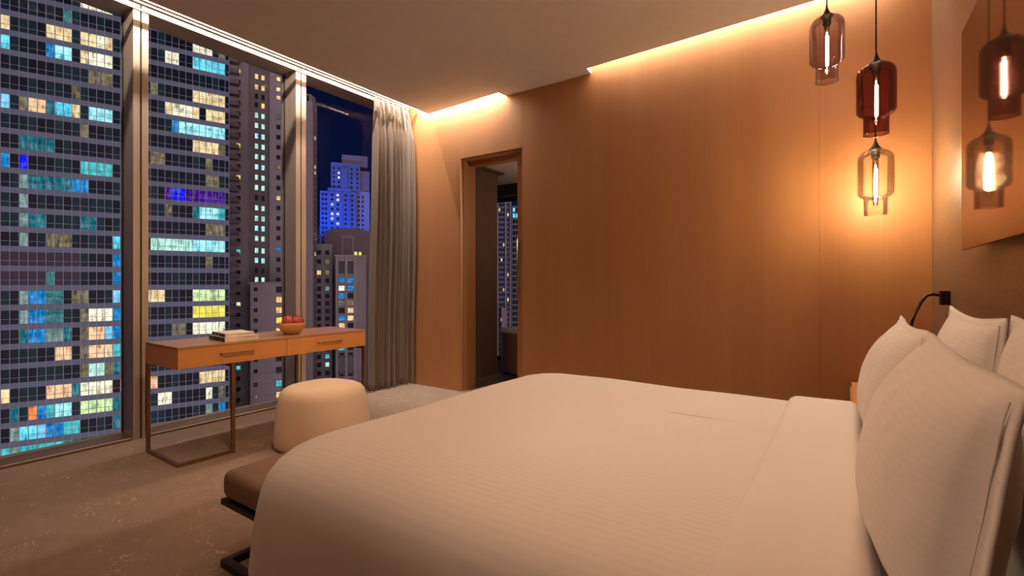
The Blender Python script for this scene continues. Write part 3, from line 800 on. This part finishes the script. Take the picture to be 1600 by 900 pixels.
# --- lower block in front of it
b = Bld('apartment_block', 'pale stone block with flat parapet in front of the mauve balcony tower', 140, 415)
b.block('wall', 391, 452, 444, 0, 0, 11, 'mauve_light', -88)
b.block('parapet', 388.5, 452, 440.5, 444, -.6, 11.6, 'mauve')
for i, (y, m1, m2) in enumerate([(452, None, None), (468, None, 'warm'), (484.5, None, 'warm'), (500.5, None, 'yell'), (517, None, 'cream'), (540, None, None), (561, None, None), (579, None, None), (600, None, 'aqua'), (618, 'dim', 'warm'), (634, None, None), (652, None, None)]):
    b.win(399.5, y, 5.5, 5.5, 0, L[m1] if m1 else None); b.win(436, y+.5, 9, 9, 0, L[m2] if m2 else None)
for y in [460+17.5*i for i in range(12)]: b.block('string_course', 391, 452, y-.25, y+.25, -.12, .12, 'mauve')
# --- slender tower
b = Bld('slender_tower', 'slender pinkish tower with chamfered top beside the dark sky', 175, 480)
bm = bmesh.new(); prism(bm, [(b.X(460), 0), (b.X(488), 0), (b.X(495.5), 3.4), (b.X(495.5), 16), (b.X(460), 16)], -88, b.Z(158))
obj('shaft', bm, M['mauve'], b.t)
bm = bmesh.new(); prism(bm, [(b.X(461), .4), (b.X(486), .4), (b.X(493), 3.6), (b.X(493), 14), (b.X(461), 14)], b.Z(158), b.Z(146)); obj('crown', bm, M['mauve'], b.t)
b.block('crown_window', 479, 483, 149, 157, -.05, .4, 'dark3')
b.block('corner_strip', 486.6, 488.4, 158, 0, -.35, .6, 'mauve_light', -88)
ang = math.atan2(3.4, b.X(495.5)-b.X(488))
for i in range(48):
    y = 176+9.2*i; lm = {4: 'cream', 9: 'yell', 10: 'warm', 24: 'peach'}.get(i)
    f_ = inst(win_mesh(.95, 1.25), 'window', b.t, ((b.X(488)+b.X(495.5))/2, 1.7, b.Z(y)-.6), (0, 0, ang))
    inst(pane_mesh(.95, 1.25, L[lm] if lm else M['dark3']), 'pane', f_)
# --- blue floodlit tower
b = Bld('floodlit_tower', 'stepped tower floodlit deep blue against the night sky', 300, 530)
b.block('roof_plant', 534, 575, 238.5, 256, 4, 10, 'mauve_dark')
b.block('upper_wall', 517, 563, 253, 300, 2, 16, 'blue_wall')
b.block('upper_side', 563.5, 578, 262, 420, 5, 12, 'mauve_dark')
b.block('centre_bay', 533, 543, 261, 294, .6, 2, 'blue_wall')
b.block('cornice', 512, 549, 294, 299, .2, 8, 'blue_wall')
b.block('main_wall', 500, 556.5, 299.5, 0, 0, 18, 'blue_wall', -88)
b.block('side_wing', 557, 578, 296, 0, 3, 14, 'mauve', -88)
for xx in (514, 534.5, 546): b.block('pilaster', xx-.8, xx+.8, 300, 395, -.8, .8, 'blue_wall')
litset = {(3, 0), (3, 1), (2, 2), (2, 4), (3, 4), (2, 5), (3, 6)}
for j in range(11):
    for i, x in enumerate((504.5, 509.5, 519, 527.8, 540, 550.3)):
        b.win(x, 305+7.4*j, 4 if i in (2, 3) else 3.2, 3.8, 0, L['cream'] if (i, j) in litset else None)
    b.win(559.5+1, 305+7.4*j, 3, 3.8, 3); b.win(566+1, 305+7.4*j, 2.5, 3.8, 3)
for j in range(5):
    for x in (521.5, 529.5, 549.5, 558.5): b.win(x, 262+7.2*j, 2.8, 3.6, 2, L['white'] if (x == 529.5 and j in (1, 2)) else None)
bp = Vector(P((530-800)*300/758, 300))
for dx, z, e in ((-22, -40, 1), (0, -42, 1.2), (16, -40, .8)):
    q = P((530-800)*300/758+dx*.6, 262)
    lamp('SPOT', (q[0], q[1], 30), 42000*e, (.0, .10, 1.0), Vector((bp.x+dx*.25, bp.y, 55)) - Vector((q[0], q[1], 30)), spot_size=math.radians(80), spot_blend=.6, shadow_soft_size=.5)
# --- mauve blocks in front of it
b = Bld('arched_building', 'dark mauve building with a stepped gabled top below the blue tower', 240, 540)
bm = bmesh.new()
pl = [(508, 398), (508, 366), (512, 361), (520, 358), (532, 356.5), (550, 356), (566, 358), (580, 362), (580, 398)]
a_ = [bm.verts.new((b.X(x), 0, b.Z(y))) for x, y in pl]; c_ = [bm.verts.new((b.X(x), 14, b.Z(y))) for x, y in pl]
bm.faces.new(a_); bm.faces.new(c_[::-1])
for i in range(len(pl)): bm.faces.new((a_[i], a_[(i+1) % len(pl)], c_[(i+1) % len(pl)], c_[i]))
obj('gable', bm, M['mauve_dark'], b.t)
b.block('body', 508, 580, 398, 0, 0, 14, 'mauve_dark', -88)
obj('arch_surround', B((b.X(533), b.X(536.5), -.5, -.01, b.Z(398), b.Z(372)), (b.X(549.5), b.X(553), -.5, -.01, b.Z(398), b.Z(372)), (b.X(533), b.X(553), -.5, -.01, b.Z(372), b.Z(368))), M['mauve'], b.t)
b.block('arch_panel', 538.5, 547.5, 376, 398, -.3, .28, 'mauve_dark')
b.win(555.8, 396, 4.6, 5.5, -.1, L['yell']); b.win(562.5, 396, 4.6, 5.5, -.1, L['yell']); b.win(562.5, 404, 4.6, 4, -.1, L['dim'])
b = Bld('apartment_block', 'mauve block with two columns of square windows beside the slender tower', 214, 507)
b.block('wall', 494, 519, 383, 0, 0, 12, 'mauve', -88)
b.block('parapet', 493.5, 519.5, 381.5, 383.2, -.5, 12.5, 'mauve_light')
b.block('corner_strip', 503.6, 505.4, 383.5, 0, -.3, .28, 'mauve_light', -88)
for j, y in enumerate([394.6, 409, 426, 438.6, 451, 462.7, 474.3, 486, 497.6, 509.4, 521, 533, 545, 557, 569.7, 583, 595]):
    mm = {(0, 2): 'peach', (1, 2): 'dim', (1, 1): 'dim', (1, 4): 'pale', (1, 13): 'aqua', (1, 14): 'mint'}
    for i, x in enumerate((498.4, 511.5)): b.win(x, y, 6, 6.6, 0, L[mm[i, j]] if (i, j) in mm else None)
b = Bld('apartment_block', 'mauve block with pilasters and lattice screens, nearest the curtain', 205, 544)
b.block('wall', 524, 572, 401, 0, 0, 12, 'mauve', -88)
b.block('parapet', 522.5, 573, 398.5, 401.2, -.9, 13, 'mauve_light')
for x in (526.5, 541, 554.5): b.block('pilaster', x-2, x+2, 401.5, 0, -.9, .88, 'mauve_light', -88)
for j, y in enumerate([438, 450.3, 462, 473.3, 485, 497, 508.5, 521, 532, 543]):
    mm = {(0, 1): 'white', (0, 0): 'blue', (1, 0): 'blue', (1, 1): 'blue', (0, 2): 'blue', (0, 3): 'dim', (1, 3): 'dim', (1, 4): 'peach', (1, 5): 'cream', (0, 5): 'blue', (0, 6): 'peach', (0, 9): 'aqua'}
    for i, x in enumerate((534, 547.8)): b.win(x, y, 9, 7.6, 0, L[mm[i, j]] if (i, j) in mm else None)
for x in (534, 547.8):
    b.win(x, 418, 9.5, 18, 0); b.win(x, 569, 10, 36, 0)
    bm = bmesh.new()
    for q in range(9): box(bm, b.X(x-4.6+q*1.1), b.X(x-4.35+q*1.1), -.34, -.24, b.Z(427), b.Z(410))
    obj('railing_bars', bm, M['mauve_light'], b.t)
    bm = bmesh.new(); k_ = b.k
    for q in range(-10, 22):
        for s_ in (1, -1):
            za = b.Z(587) + q*3.2*k_*.8
            v0 = Vector((b.X(x-5), -.30, za if s_ > 0 else za+10*k_)); v1 = Vector((b.X(x+5), -.30, za+10*k_ if s_ > 0 else za))
            if min(v0.z, v1.z) < b.Z(588) or max(v0.z, v1.z) > b.Z(551): continue
            tube(bm, [v0, v1], .09, 4)
    obj('lattice_screen', bm, M['mauve_light'], b.t)
# --- tower seen through the bathroom window
b = Bld('distant_tower', 'violet tower with a few yellow lit windows, framed by the doorway', 190, 788)
b.block('wall', 772, 797.5, 312, 0, 0, 16, 'blue_wall', -88)
b.block('penthouse', 783, 799, 303, 0, 2, 10, 'mauve_light', -88)
b.block('lower_wing', 783.5, 792, 480, 0, -2.5, 2.4, 'mauve', -88)
for x in (777.5, 790, 798): b.block('pilaster', x-.9, x+.9, 316, 0, -.6, .58, 'mauve_light', -88)
yl = {(3, 2): 1, (0, 1): 1, (3, 14): 1, (2, 17): 1, (3, 19): 1, (1, 23): 1, (2, 8): 1, (1, 11): 1}
for j in range(30):
    for i, x in enumerate((780.5, 783.6, 787, 793.8)):
        b.win(x, 320+7.8*j, 2.1, 4.2, 0, L['warm'] if (i, j) in yl else None)
b = Bld('distant_block', 'dark navy tower behind the violet one in the doorway view', 260, 806)
b.block('wall', 800, 826, 322, 0, 0, 14, 'spandrel', -88)
for j in range(24):
    for i, x in enumerate((803, 807.5, 812, 817)):
        b.win(x, 328+9*j, 3.6, 6, 0, L['cyan'] if (i, j) in ((0, 0), (1, 1), (0, 1)) else M['dark1'])
